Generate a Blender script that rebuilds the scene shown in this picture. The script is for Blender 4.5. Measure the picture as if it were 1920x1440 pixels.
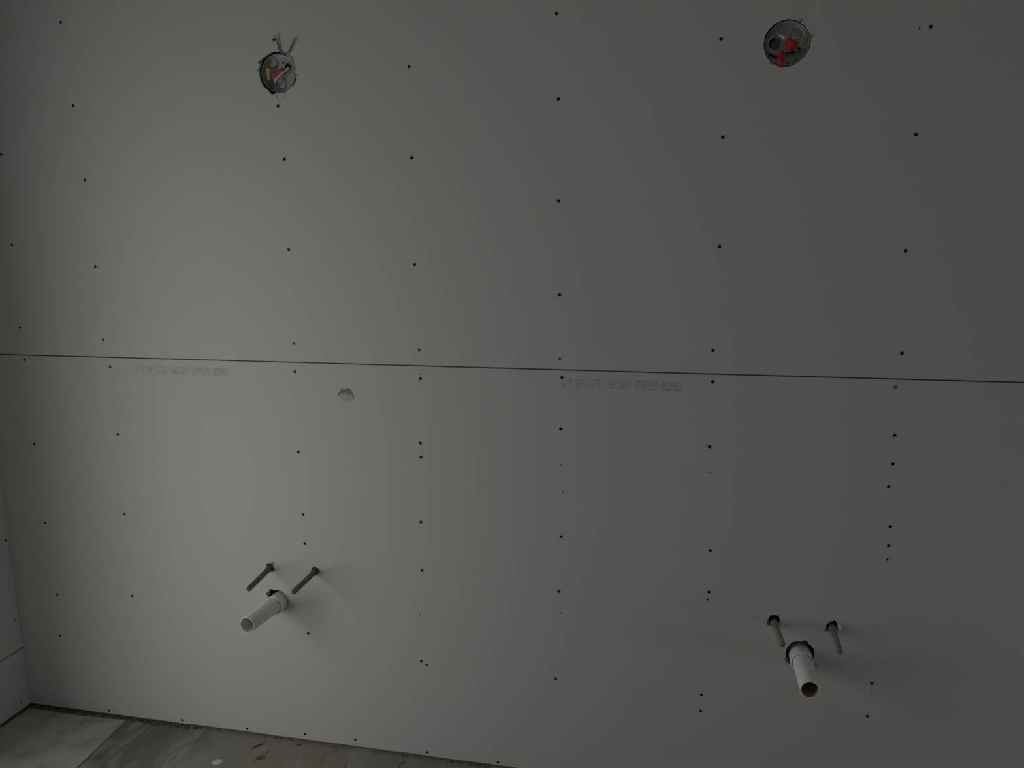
import bpy, bmesh, math, random
from mathutils import Vector, Matrix, noise

for o in list(bpy.data.objects):
    bpy.data.objects.remove(o, do_unlink=True)
SC = bpy.context.scene
COL = SC.collection
PI = math.pi
R = math.radians

# ------------------------------------------------------------------ camera
# world: x along the drywall (0 = corner), y = 0 on the wall's face, the room at y < 0, z up (metres)
cam_d = bpy.data.cameras.new('camera')
cam = bpy.data.objects.new('camera', cam_d)
COL.objects.link(cam)
cam_d.sensor_fit = 'HORIZONTAL'
cam_d.sensor_width = 36.0
cam_d.lens = 36.0 * 1464.33 / 1920.0
cam_d.clip_start = 0.02
cam_d.clip_end = 200
yaw, pitch, roll = -0.2095, -0.1812, -0.0065
fw = Vector((math.sin(yaw) * math.cos(pitch), math.cos(yaw) * math.cos(pitch), math.sin(pitch)))
rt = Vector((math.cos(yaw), -math.sin(yaw), 0))
up = rt.cross(fw)
r2 = rt * math.cos(roll) + up * math.sin(roll)
u2 = -rt * math.sin(roll) + up * math.cos(roll)
cam.matrix_world = Matrix(((r2.x, u2.x, -fw.x, 2.1398), (r2.y, u2.y, -fw.y, -2.0515),
                           (r2.z, u2.z, -fw.z, 1.5654), (0, 0, 0, 1)))
SC.camera = cam

# ------------------------------------------------------------------ world, daylight, exposure
SKY_STRENGTH = 1.0
w = bpy.data.worlds.new('world')
SC.world = w
w.use_nodes = True
nt = w.node_tree
bgn = nt.nodes['Background']
tc = nt.nodes.new('ShaderNodeTexCoord')
sx = nt.nodes.new('ShaderNodeSeparateXYZ')
mr = nt.nodes.new('ShaderNodeMapRange')
mr.inputs['From Min'].default_value = -0.25
mr.inputs['From Max'].default_value = 0.25
mx = nt.nodes.new('ShaderNodeMix')
mx.data_type = 'RGBA'
mx.inputs[6].default_value = (0.97, 1.0, 0.97, 1)      # overcast daylight outside the tall window
mx.inputs[7].default_value = (0.66, 0.84, 1.0, 1)      # open blue sky on the other side of the house
nt.links.new(tc.outputs['Generated'], sx.inputs[0])
nt.links.new(sx.outputs[0], mr.inputs['Value'])
nt.links.new(mr.outputs[0], mx.inputs[0])
# sky brightness shaped by direction to set the daylight falloff along the wall
ry = nt.nodes.new('ShaderNodeValToRGB')
el = ry.color_ramp.elements
el[0].position, el[0].color = 0.22, (0.96, 0.96, 0.96, 1)
el[1].position, el[1].color = 0.96, (0.45, 0.45, 0.45, 1)
for p_, v_ in ((0.32, 1.15), (0.40, 0.46), (0.54, 0.64), (0.66, 0.95), (0.76, 0.92), (0.86, 0.66)):
    e_ = el.new(p_)
    e_.color = (v_, v_, v_, 1)
ab = nt.nodes.new('ShaderNodeMath')
ab.operation = 'ABSOLUTE'
nt.links.new(sx.outputs[1], ab.inputs[0])
nt.links.new(ab.outputs[0], ry.inputs[0])
mm = nt.nodes.new('ShaderNodeMix')
mm.data_type = 'RGBA'
mm.blend_type = 'MULTIPLY'
mm.inputs[0].default_value = 1.0
nt.links.new(mx.outputs[2], mm.inputs[6])
nt.links.new(ry.outputs[0], mm.inputs[7])
nt.links.new(mm.outputs[2], bgn.inputs['Color'])
bgn.inputs['Strength'].default_value = SKY_STRENGTH

SC.view_settings.view_transform = 'Standard'
SC.view_settings.look = 'None'
SC.view_settings.gamma = 1.0
SC.view_settings.use_curve_mapping = False
SC.view_settings.exposure = 1.83

# openings that let the daylight in: tall window in the wall by the corner (x = 0), low window opposite (x = XR)
XR, YF, ZC = 4.35, -3.7, 2.445
DY0, DY1, DZ0, DZ1 = -0.70, -1.68, 0.10, 1.70
WY0, WY1, WZ0, WZ1 = -0.50, -1.15, 0.05, 0.50
FX0, FX1, FZ0, FZ1 = 2.10, 2.60, 0.90, 1.45        # unseen opening behind the camera, added for ambient fill


def portal(name, loc, rot, sx_, sy_):
    d = bpy.data.lights.new(name, 'AREA')
    d.shape = 'RECTANGLE'
    d.size, d.size_y = sx_, sy_
    d.cycles.is_portal = True
    o = bpy.data.objects.new(name, d)
    o.location, o.rotation_euler = loc, rot
    COL.objects.link(o)


portal('tall_window_daylight', (-0.05, (DY0 + DY1) / 2, (DZ0 + DZ1) / 2), (0, -PI / 2, 0), DZ1 - DZ0, abs(DY1 - DY0))
portal('added_fill_daylight', ((FX0 + FX1) / 2, YF - 0.05, (FZ0 + FZ1) / 2), (PI / 2, 0, 0), FX1 - FX0, FZ1 - FZ0)  # portal for the added fill opening behind the camera
portal('low_window_daylight', (XR + 0.05, (WY0 + WY1) / 2, (WZ0 + WZ1) / 2), (0, PI / 2, 0), WZ1 - WZ0, abs(WY1 - WY0))


# ------------------------------------------------------------------ materials
def mat(name, col, rough=0.7, metal=0.0, var=0.0, scale=40.0, bump=0.0, bscale=400.0, spec=None):
    m = bpy.data.materials.new(name)
    m.use_nodes = True
    n = m.node_tree
    b = n.nodes['Principled BSDF']
    b.inputs['Roughness'].default_value = rough
    b.inputs['Metallic'].default_value = metal
    if spec is not None:
        b.inputs['Specular IOR Level'].default_value = spec
    t = n.nodes.new('ShaderNodeTexCoord')
    ns = n.nodes.new('ShaderNodeTexNoise')
    ns.inputs['Scale'].default_value = scale
    ns.inputs['Detail'].default_value = 4
    n.links.new(t.outputs['Object'], ns.inputs['Vector'])
    rp = n.nodes.new('ShaderNodeValToRGB')
    lo = [max(0, c * (1 - var)) for c in col]
    hi = [min(1, c * (1 + var)) for c in col]
    rp.color_ramp.elements[0].position = 0.3
    rp.color_ramp.elements[1].position = 0.7
    rp.color_ramp.elements[0].color = (*lo, 1)
    rp.color_ramp.elements[1].color = (*hi, 1)
    n.links.new(ns.outputs['Fac'], rp.inputs[0])
    n.links.new(rp.outputs[0], b.inputs['Base Color'])
    if bump:
        n2 = n.nodes.new('ShaderNodeTexNoise')
        n2.inputs['Scale'].default_value = bscale
        n2.inputs['Detail'].default_value = 3
        n.links.new(t.outputs['Object'], n2.inputs['Vector'])
        bp = n.nodes.new('ShaderNodeBump')
        bp.inputs['Strength'].default_value = bump
        bp.inputs['Distance'].default_value = 0.001
        n.links.new(n2.outputs['Fac'], bp.inputs['Height'])
        n.links.new(bp.outputs[0], b.inputs['Normal'])
    return m


M = {}
M['drywall'] = mat('drywall_paper', (0.64, 0.645, 0.61), 0.9, var=0.03, scale=260, bump=0.12, bscale=700, spec=0.2)
M['drywall_side'] = mat('drywall_paper_side', (0.64, 0.655, 0.615), 0.9, var=0.03, scale=260, bump=0.12, bscale=700, spec=0.2)
M['gypsum'] = mat('torn_gypsum', (0.30, 0.30, 0.28), 0.95, var=0.25, scale=900)
M['paper_white'] = mat('torn_paper_white', (0.80, 0.80, 0.77), 0.85, var=0.05, scale=300)
M['scrap_white'] = mat('clean_white_paper', (0.93, 0.93, 0.91), 0.7, var=0.02, scale=200)
M['seam_shade'] = mat('seam_edge_shade', (0.17, 0.165, 0.15), 0.95, var=0.15, scale=120)  # dark tone painting shade onto the board edge at the seam
M['paper_grey'] = mat('torn_paper_grey', (0.33, 0.33, 0.30), 0.9, var=0.2, scale=300)
M['ceiling'] = mat('ceiling_board', (0.55, 0.55, 0.52), 0.9, var=0.03, scale=30)
M['cavity'] = mat('cavity_sheathing', (0.06, 0.05, 0.04), 0.95, var=0.2, scale=30)
M['plate'] = mat('sole_plate_lumber', (0.20, 0.145, 0.095), 0.85, var=0.35, scale=25)
M['screw'] = mat('screw_black', (0.010, 0.010, 0.010), 0.6, 0.2, var=0.2, scale=500)
M['screw_dusty'] = mat('screw_dusty', (0.20, 0.20, 0.185), 0.9, var=0.3, scale=800)
M['dent'] = mat('dent_core', (0.16, 0.155, 0.14), 0.95, var=0.3, scale=900)
M['scuff'] = mat('scuff_core', (0.26, 0.26, 0.235), 0.95, var=0.22, scale=220)
M['scuff_light'] = mat('scuff_rubbed', (0.50, 0.50, 0.47), 0.95, var=0.08, scale=200)
M['ink'] = mat('printed_ink', (0.45, 0.45, 0.425), 0.9, var=0.16, scale=150)
M['pencil'] = mat('pencil_grey', (0.25, 0.25, 0.24), 0.9, var=0.25, scale=200)
M['copper'] = mat('dull_copper', (0.185, 0.135, 0.11), 0.6, 0.25, var=0.25, scale=60)
M['copper_pink'] = mat('pink_copper', (0.36, 0.27, 0.245), 0.6, 0.25, var=0.2, scale=60)
M['copper_grey'] = mat('grey_copper', (0.30, 0.27, 0.245), 0.6, 0.25, var=0.25, scale=60)
M['rust'] = mat('grimy_sleeve', (0.13, 0.10, 0.085), 0.85, var=0.35, scale=200)
M['sleeve_grey'] = mat('grey_sleeve', (0.22, 0.20, 0.18), 0.85, var=0.3, scale=200)
M['pvc'] = mat('pvc_white', (0.87, 0.875, 0.85), 0.38, var=0.04, scale=60)
M['pvc_grey'] = mat('pvc_greyed', (0.84, 0.845, 0.82), 0.42, var=0.05, scale=60)
M['pvc_brown'] = mat('pvc_brown_inside', (0.44, 0.33, 0.24), 0.7, var=0.25, scale=80)
M['pvc_inside'] = mat('pvc_grey_inside', (0.72, 0.71, 0.67), 0.7, var=0.1, scale=80)
M['steel'] = mat('galvanised_steel', (0.44, 0.455, 0.42), 0.6, 0.2, var=0.18, scale=70)
M['steel_dark'] = mat('steel_dark', (0.16, 0.155, 0.145), 0.6, 0.35, var=0.25, scale=70)
M['hole_shade'] = mat('dark_opening_shade', (0.015, 0.015, 0.015), 0.95)  # near-black standing in for the shade in openings, gaps and seams
M['nut_red'] = mat('red_plastic', (0.50, 0.035, 0.032), 0.5, var=0.12, scale=200)
M['nut_yellow'] = mat('yellow_plastic', (0.66, 0.51, 0.14), 0.5, var=0.1, scale=200)
M['wire_white'] = mat('white_insulation', (0.66, 0.65, 0.62), 0.5, var=0.05, scale=200)
M['wire_grey'] = mat('bare_wire_grey', (0.27, 0.265, 0.245), 0.6, 0.2, var=0.35, scale=260)
M['wire_copper'] = mat('bare_copper_wire', (0.42, 0.25, 0.14), 0.5, 0.5, var=0.15, scale=200)
M['splinter'] = mat('splinter_wood', (0.16, 0.085, 0.06), 0.85, var=0.3, scale=90)
M['rubble'] = mat('dark_rubble', (0.12, 0.095, 0.075), 0.95, var=0.5, scale=160)
M['chip'] = mat('white_chip', (0.72, 0.72, 0.69), 0.8, var=0.06, scale=200)
M["jamb"] = mat("rough_lumber", (0.40, 0.37, 0.32), 0.85, var=0.15, scale=18)


def floor_mat():
    m = bpy.data.materials.new('stained_subfloor')
    m.use_nodes = True
    n = m.node_tree
    L = n.links.new
    b = n.nodes['Principled BSDF']
    b.inputs['Roughness'].default_value = 0.88
    b.inputs['Specular IOR Level'].default_value = 0.25
    t = n.nodes.new('ShaderNodeTexCoord')

    def mapping(scale, rot=0.0, loc=(0, 0, 0)):
        mp = n.nodes.new('ShaderNodeMapping')
        mp.inputs['Scale'].default_value = scale
        mp.inputs['Rotation'].default_value = (0, 0, rot)
        mp.inputs['Location'].default_value = loc
        L(t.outputs['Object'], mp.inputs['Vector'])
        return mp

    def ns(mp, scale, detail=4, dist=0.0, rough=0.55):
        q = n.nodes.new('ShaderNodeTexNoise')
        q.inputs['Scale'].default_value = scale
        q.inputs['Detail'].default_value = detail
        q.inputs['Roughness'].default_value = rough
        q.inputs['Distortion'].default_value = dist
        L(mp.outputs[0], q.inputs['Vector'])
        return q

    def ramp(src, stops):
        r = n.nodes.new('ShaderNodeValToRGB')
        els = r.color_ramp.elements
        while len(els) < len(stops):
            els.new(0.5)
        for e, (p, c) in zip(els, stops):
            e.position = p
            e.color = (*c, 1) if len(c) == 3 else c
        L(src, r.inputs[0])
        return r

    def mix(fac, a, c):
        q = n.nodes.new('ShaderNodeMix')
        q.data_type = 'RGBA'
        L(fac, q.inputs[0])
        L(a, q.inputs[6])
        L(c, q.inputs[7])
        return q

    # board colour changes along the wall: grey-green near the sheet, lilac grey, pink brown, then grey
    sp = n.nodes.new('ShaderNodeSeparateXYZ')
    L(t.outputs['Object'], sp.inputs[0])
    wob = ns(mapping((1, 1, 1)), 7.0, 3)
    ad = n.nodes.new('ShaderNodeMath')
    ad.operation = 'MULTIPLY_ADD'
    L(wob.outputs['Fac'], ad.inputs[0])
    ad.inputs[1].default_value = 0.45
    L(sp.outputs[0], ad.inputs[2])
    mr_ = n.nodes.new('ShaderNodeMapRange')
    mr_.inputs['From Min'].default_value = 0.4
    mr_.inputs['From Max'].default_value = 2.2
    L(ad.outputs[0], mr_.inputs['Value'])
    base = ramp(mr_.outputs[0], [(0.0, (0.19, 0.185, 0.155)), (0.22, (0.205, 0.20, 0.17)), (0.32, (0.33, 0.315, 0.295)),
                                 (0.44, (0.36, 0.30, 0.265)), (0.58, (0.35, 0.285, 0.25)), (0.68, (0.31, 0.29, 0.27)),
                                 (0.80, (0.35, 0.28, 0.235)), (1.0, (0.33, 0.28, 0.24))])
    # smeared pale drywall mud, streaked away from the wall
    st = ns(mapping((13, 4.2, 1), rot=0.25), 1.0, 5, 0.6)
    f1 = ramp(st.outputs['Fac'], [(0.52, (0, 0, 0)), (0.66, (0.75, 0.75, 0.75))])
    pale = n.nodes.new('ShaderNodeRGB')
    pale.outputs[0].default_value = (0.42, 0.415, 0.39, 1)
    c1 = mix(f1.outputs[0], base.outputs[0], pale.outputs[0])
    # dark scrapes and rusty stains
    sc = ns(mapping((34, 9, 1), rot=0.3, loc=(3.1, 1.2, 0)), 1.0, 4, 0.4)
    f2 = ramp(sc.outputs['Fac'], [(0.28, (0.75, 0.75, 0.75)), (0.39, (0, 0, 0))])
    dark = n.nodes.new('ShaderNodeRGB')
    dark.outputs[0].default_value = (0.12, 0.105, 0.085, 1)
    c2 = mix(f2.outputs[0], c1.outputs[2], dark.outputs[0])
    rs = ns(mapping((9, 6, 1), loc=(7.7, 2.2, 0)), 1.0, 3)
    f3 = ramp(rs.outputs['Fac'], [(0.62, (0, 0, 0)), (0.72, (0.40, 0.40, 0.40))])
    rust = n.nodes.new('ShaderNodeRGB')
    rust.outputs[0].default_value = (0.34, 0.21, 0.14, 1)
    c3 = mix(f3.outputs[0], c2.outputs[2], rust.outputs[0])
    L(c3.outputs[2], b.inputs['Base Color'])
    bp = n.nodes.new('ShaderNodeBump')
    bp.inputs['Strength'].default_value = 0.35
    bp.inputs['Distance'].default_value = 0.003
    L(st.outputs['Fac'], bp.inputs['Height'])
    L(bp.outputs[0], b.inputs['Normal'])
    return m


def sheet_mat():
    m = mat('plywood_grey', (0.47, 0.465, 0.415), 0.85, var=0.12, scale=9)
    n = m.node_tree
    b = n.nodes['Principled BSDF']
    src = b.inputs['Base Color'].links[0].from_socket
    t = n.nodes.new('ShaderNodeTexCoord')
    q = n.nodes.new('ShaderNodeTexNoise')
    q.inputs['Scale'].default_value = 11
    q.inputs['Detail'].default_value = 3
    n.links.new(t.outputs['Object'], q.inputs['Vector'])
    rp = n.nodes.new('ShaderNodeValToRGB')
    rp.color_ramp.elements[0].position = 0.52
    rp.color_ramp.elements[1].position = 0.68
    rp.color_ramp.elements[1].color = (0.7, 0.7, 0.7, 1)
    n.links.new(q.outputs['Fac'], rp.inputs[0])
    x = n.nodes.new('ShaderNodeMix')
    x.data_type = 'RGBA'
    n.links.new(rp.outputs[0], x.inputs[0])
    n.links.new(src, x.inputs[6])
    x.inputs[7].default_value = (0.35, 0.255, 0.215, 1)
    n.links.new(x.outputs[2], b.inputs['Base Color'])
    return m


M['floor'] = floor_mat()
M['sheet'] = sheet_mat()


# ------------------------------------------------------------------ helpers
def link(name, me, m, parent=None):
    me.materials.clear()
    me.materials.append(m)
    o = bpy.data.objects.new(name, me)
    COL.objects.link(o)
    if parent is not None:
        o.parent = parent
        o.matrix_parent_inverse = Matrix.Identity(4)
    return o


def obj(name, bm, m, parent=None, smooth=False, origin=None):
    """Link a bmesh given in world coordinates; a child's vertices are stored relative to its parent's place."""
    bmesh.ops.recalc_face_normals(bm, faces=bm.faces[:])
    off = Vector(origin) if origin is not None else Vector((0, 0, 0))
    base = Vector((0, 0, 0))
    p = parent
    while p is not None:
        base += p.location
        p = p.parent
    bmesh.ops.translate(bm, verts=bm.verts[:], vec=-(off + base) if parent is None else -base)
    me = bpy.data.meshes.new(name)
    bm.to_mesh(me)
    bm.free()
    if smooth:
        me.polygons.foreach_set('use_smooth', [True] * len(me.polygons))
        me.set_sharp_from_angle(angle=R(40))
    o = link(name, me, m, parent)
    if parent is None:
        o.location = off
    return o


def tag(o, label=None, cat=None, group=None, kind=None):
    if label:
        o['label'] = label
    if cat:
        o['category'] = cat
    if group:
        o['group'] = group
    if kind:
        o['kind'] = kind
    return o


def empty(name, loc, label, cat, group=None):
    o = bpy.data.objects.new(name, None)
    o.empty_display_size = 0.05
    o.location = loc
    COL.objects.link(o)
    return tag(o, label, cat, group)


def box(bm, x0, x1, y0, y1, z0, z1):
    r = bmesh.ops.create_cube(bm, size=1.0)
    for v in r['verts']:
        v.co = Vector((x0 + (v.co.x + .5) * (x1 - x0), y0 + (v.co.y + .5) * (y1 - y0), z0 + (v.co.z + .5) * (z1 - z0)))
    return bm


def frame_of(d):
    d = d.normalized()
    a = Vector((0, 0, 1)) if abs(d.z) < 0.9 else Vector((1, 0, 0))
    s = d.cross(a).normalized()
    return s, d.cross(s).normalized()


def lathe(bm, base, axis, prof, n=32, cap0=True, cap1=True, wob=None):
    """prof: (distance along axis, radius) pairs"""
    base, axis = Vector(base), Vector(axis).normalized()
    s, t = frame_of(axis)
    rings = []
    for d, rad in prof:
        ring = []
        for k in range(n):
            a = 2 * PI * k / n
            rr = rad * (wob(d, a) if wob else 1.0)
            ring.append(bm.verts.new(base + axis * d + (s * math.cos(a) + t * math.sin(a)) * rr))
        rings.append(ring)
    for a, b in zip(rings, rings[1:]):
        for k in range(n):
            bm.faces.new((a[k], a[(k + 1) % n], b[(k + 1) % n], b[k]))
    if cap0:
        bm.faces.new(rings[0])
    if cap1:
        bm.faces.new(rings[-1])
    return bm


def tube(bm, pts, rad, n=12):
    """pts joined by a tube with rounded path; rad is a number or a list"""
    pts = [Vector(p) for p in pts]
    rads = rad if isinstance(rad, (list, tuple)) else [rad] * len(pts)
    P, Q = [], []
    if len(pts) > 2:
        for i in range(len(pts) - 1):
            p0 = pts[max(i - 1, 0)]
            p1, p2 = pts[i], pts[i + 1]
            p3 = pts[min(i + 2, len(pts) - 1)]
            for k in range(6):
                u = k / 6
                P.append(0.5 * ((2 * p1) + (p2 - p0) * u + (2 * p0 - 5 * p1 + 4 * p2 - p3) * u * u
                                + (3 * p1 - p0 - 3 * p2 + p3) * u ** 3))
                Q.append(rads[i] * (1 - u) + rads[i + 1] * u)
        P.append(pts[-1])
        Q.append(rads[-1])
    else:
        P, Q = pts, list(rads)
    rings = []
    s = None
    for i, p in enumerate(P):
        d = (P[min(i + 1, len(P) - 1)] - P[max(i - 1, 0)]).normalized()
        if s is None:
            s, t = frame_of(d)
        else:
            s = (s - d * s.dot(d)).normalized()
            t = d.cross(s)
        rings.append([bm.verts.new(p + (s * math.cos(2 * PI * k / n) + t * math.sin(2 * PI * k / n)) * Q[i]) for k in range(n)])
    for a, b in zip(rings, rings[1:]):
        for k in range(n):
            bm.faces.new((a[k], a[(k + 1) % n], b[(k + 1) % n], b[k]))
    bm.faces.new(rings[0])
    bm.faces.new(rings[-1])
    return bm


def sheet_with_holes(outline, holes, thick, place):
    """A flat board cut from an outline with holes; place(u, v, w) turns board coordinates (w = depth 0..thick) into the world."""
    cu = bpy.data.curves.new('board_outline', 'CURVE')
    cu.dimensions = '2D'
    cu.fill_mode = 'BOTH'
    cu.extrude = thick / 2
    for loop in [outline] + holes:
        s = cu.splines.new('POLY')
        s.points.add(len(loop) - 1)
        for p, (u, v) in zip(s.points, loop):
            p.co = (u, v, 0, 1)
        s.use_cyclic_u = True
    tmp = bpy.data.objects.new('board_outline', cu)
    COL.objects.link(tmp)
    dg = bpy.context.evaluated_depsgraph_get()
    dg.update()
    me = bpy.data.meshes.new_from_object(tmp.evaluated_get(dg))
    bm = bmesh.new()
    bm.from_mesh(me)
    bpy.data.objects.remove(tmp, do_unlink=True)
    bpy.data.curves.remove(cu)
    bpy.data.meshes.remove(me)
    bmesh.ops.remove_doubles(bm, verts=bm.verts[:], dist=1e-6)
    for v in bm.verts:
        v.co = Vector(place(v.co.x, v.co.y, thick / 2 - v.co.z))
    return bm


def circle(cx, cz, r, n=16, ph=0.0):
    return [(cx + r * math.cos(ph + 2 * PI * k / n), cz + r * math.sin(ph + 2 * PI * k / n)) for k in range(n)]


def ragged(cx, cz, r, seed, amp=0.06, n=72, bumps=()):
    """torn round cut-out; bumps: (angle in degrees, width in degrees, extra radius)"""
    out = []
    for k in range(n):
        a = 2 * PI * k / n
        rr = r * (1 + amp * (noise.noise(Vector((math.cos(a) * 2.2, math.sin(a) * 2.2, seed)))
                             + 0.7 * noise.noise(Vector((math.cos(a) * 9, math.sin(a) * 9, seed + 5)))))
        for b, wd, ex in bumps:
            dd = (math.degrees(a) - b + 180) % 360 - 180
            rr += ex * max(0.0, 1 - abs(dd) / wd)
        out.append((cx + rr * math.cos(a), cz + rr * math.sin(a)))
    return out


T = 0.0127                      # half-inch board
SEAM_LO, SEAM_HI = 1.2226, 1.2258
BOT = 0.0125

# ------------------------------------------------------------------ where things stand on the wall (x, z)
BOX_A = (1.0602, 2.0176)        # junction box with the yellow wire nut
BOX_B = (2.3738, 2.0212)        # junction box with two red wire nuts
COPPER = [((0.9404, 0.5829), (0.9454, 0.5751), 0.134), ((1.0887, 0.5834), (1.0903, 0.5814), 0.139),
          ((2.4215, 0.5490), (2.4261, 0.5536), 0.122), ((2.5686, 0.5480), (2.5647, 0.5445), 0.115)]
DRAIN = [((0.9617, 0.4727), (0.9521, 0.4798), 0.165), ((2.4924, 0.4591), (2.4925, 0.4589), 0.160)]

LINE_DESC = [
    'line closest to the corner',
    'second line from the corner',
    'line under the yellow-nut junction box',
    'fourth line from the corner',
    'fifth line from the corner',
    'line beside the red-nut junction box',
    'line last from the corner',
    'row along the floor edge, counted from the corner',
]
LINES = [
    [(0.1472, 1.8286), (0.1466, 1.5634), (0.141, 1.3103), (0.1416, 1.2085), (0.1409, 0.9357), (0.1475, 0.6716), (0.1605, 0.4239), (0.1516, 0.2756)],
    [(0.4, 2.1849), (0.4119, 1.9575), (0.4264, 1.7498), (0.4314, 1.4975), (0.4334, 1.2777), (0.4481, 1.1948), (0.4514, 0.9827), (0.4467, 0.7224), (0.4447, 0.4454)],
    [(1.0558, 2.1015), (1.056, 1.9309), (1.066, 1.7911), (1.0638, 1.5453), (1.0632, 1.2797), (1.0615, 1.1968), (1.0575, 0.9569), (1.0614, 0.7633), (1.0612, 0.6712), (1.0559, 0.3781)],
    [(1.4342, 2.0145), (1.4348, 1.7848), (1.4342, 1.5036), (1.4406, 1.2687), (1.4414, 1.1879), (1.436, 1.0015), (1.4369, 0.9603), (1.4308, 0.765), (1.4303, 0.6159), (1.4199, 0.3261), (1.4363, 0.3158)],
    [(1.823, 2.1199), (1.8283, 1.9178), (1.8299, 1.6658), (1.8338, 1.4242), (1.8346, 1.2534), (1.8412, 1.2029), (1.8384, 1.0608), (1.8409, 0.7517), (1.8357, 0.5872), (1.8275, 0.3166)],
    [(2.2218, 2.0382), (2.2348, 1.8114), (2.2378, 1.5484), (2.2321, 1.2855), (2.2348, 1.2034), (2.2329, 1.0301), (2.2458, 0.7421), (2.2469, 0.6233), (2.2441, 0.6013), (2.2383, 0.3165), (2.2378, 0.2663)],
    [(2.6835, 2.0388), (2.671, 1.8034), (2.67, 1.5359), (2.6809, 1.2886), (2.6724, 1.204), (2.6801, 1.0819), (2.6815, 1.0075), (2.6761, 0.9475), (2.6877, 0.8419), (2.6878, 0.7907), (2.6877, 0.753), (2.6756, 0.4031), (2.6715, 0.3063)],
    [(0.3112, 0.0195), (0.5861, 0.0210), (0.8211, 0.0210), (1.0243, 0.0293), (1.1948, 0.034), (1.43, 0.0228), (1.6529, 0.021)],
]
DUSTY = {(2, 4), (3, 3), (4, 4), (6, 4)}
SMALL = {(5, 8), (6, 10)}
DIM = {(0, k) for k in range(8)} | {(1, 0), (1, 1), (1, 2), (1, 7), (1, 8)} | {(7, k) for k in range(7)}
DENTS = [((1.4434, 1.2016), 0.0026), ((1.8395, 0.9585), 0.0027), ((1.8462, 0.883), 0.0022), ((2.6599, 2.0359), 0.0024),
         ((2.2347, 0.961), 0.0028), ((1.4187, 0.4774), 0.0030), ((1.8421, 0.5229), 0.0026),
         ((2.6794, 0.5679), 0.0022), ((2.6772, 0.3749), 0.0027), ((0.1281, 0.6788), 0.0024), ((0.0556, 0.0330), 0.0030)]


def screw_r(key, p):
    if key in SMALL:
        return 0.0030
    r = 0.0043
    return min(r, p[1] - BOT - 0.0012) if p[1] < 0.03 else r


holes_lo, holes_hi = [], []
for li, pts in enumerate(LINES):
    for k, p in enumerate(pts):
        (holes_hi if p[1] > 1.2242 else holes_lo).append(circle(p[0], p[1], screw_r((li, k), p) + 0.0004, 14))
for p, r in DENTS:
    (holes_hi if p[1] > 1.2242 else holes_lo).append(circle(p[0], p[1], r, 9))
holes_hi.append(ragged(1.0592, 2.0182, 0.0545, 3.1, 0.05, 90, [(250, 14, 0.006), (338, 9, 0.007), (325, 6, 0.005), (168, 10, 0.004), (140, 14, 0.003)]))
holes_hi.append(ragged(2.3730, 2.0215, 0.0528, 8.4, 0.035, 90, [(90, 8, 0.002), (105, 5, 0.002), (160, 8, 0.0015)]))
holes_lo.append(ragged(0.9412, 0.5860, 0.0125, 1.7, 0.15, 36, [(62, 14, 0.008), (300, 20, 0.005)]))
holes_lo.append(ragged(1.0900, 0.5870, 0.0125, 2.9, 0.12, 36, [(0, 12, 0.006)]))
holes_lo.append(ragged(2.4200, 0.5585, 0.0155, 4.3, 0.10, 36, [(215, 25, 0.006)]))
holes_lo.append(ragged(2.5672, 0.5550, 0.0155, 5.9, 0.18, 36, [(75, 16, 0.004), (205, 14, 0.008), (110, 10, 0.003)]))
holes_lo.append(ragged(0.9600, 0.4775, 0.0345, 6.6, 0.07, 48, [(128, 20, 0.010), (320, 10, 0.004)]))
holes_lo.append(ragged(2.4912, 0.4685, 0.0372, 9.2, 0.07, 48, [(75, 12, 0.004), (205, 14, 0.006), (330, 9, 0.006)]))

# ------------------------------------------------------------------ the setting
bm = bmesh.new()
box(bm, -0.15, XR + 0.15, 0.095, 0.125, -0.05, ZC + 0.05)
wall_back = tag(obj('wall_back', bm, M['cavity']), 'grey gypsum board wall with pipe stubs and junction boxes', kind='structure')


def back(u, v, d):
    return (u, d, v)


# lower board, its factory-cut bottom edge a little chewed
xs = [0.0015 + k * (XR - 0.003) / 160 for k in range(161)]
low = [(x, BOT - 0.0006 + 0.0016 * noise.noise(Vector((x * 9, 2.0, 0))) - 0.002 * (x < 0.62)) for x in xs]
low += [(XR - 0.0015, SEAM_LO), (0.0015, SEAM_LO)]
bm = sheet_with_holes(low, holes_lo, T, back)
board_lo = obj('drywall_board', bm, M['drywall'], wall_back)


def shade_seam_edges(o, lo, hi):
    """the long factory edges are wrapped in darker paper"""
    o.data.materials.append(M['seam_shade'])
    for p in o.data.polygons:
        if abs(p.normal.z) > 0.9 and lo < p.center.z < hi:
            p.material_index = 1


shade_seam_edges(board_lo, SEAM_LO - 0.001, SEAM_LO + 0.001)
hi = [(0.0015, SEAM_HI), (XR - 0.0015, SEAM_HI), (XR - 0.0015, ZC), (0.0015, ZC)]
bm = sheet_with_holes(hi, holes_hi, T, back)
board_hi = obj('drywall_board', bm, M['drywall'], wall_back)
# lumber behind the boards: sole plate and the studs the screws hold on to
bm = bmesh.new()
box(bm, 0.0, XR, T + 0.0005, 0.095, 0.0, 0.038)
obj('sole_plate', bm, M['plate'], wall_back)
for x in (0.145, 0.44, 1.437, 1.833, 2.24, 2.677, 3.09, 3.5, 3.9):
    bm = bmesh.new()
    box(bm, x - 0.019, x + 0.019, T + 0.0005, 0.095, 0.038, ZC)
    obj('stud', bm, M['plate'], wall_back)
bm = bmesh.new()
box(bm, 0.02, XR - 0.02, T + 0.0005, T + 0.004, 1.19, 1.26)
obj('seam_shade_strip', bm, M['hole_shade'], wall_back)  # near-black strip behind the seam, painting in its shade
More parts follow.
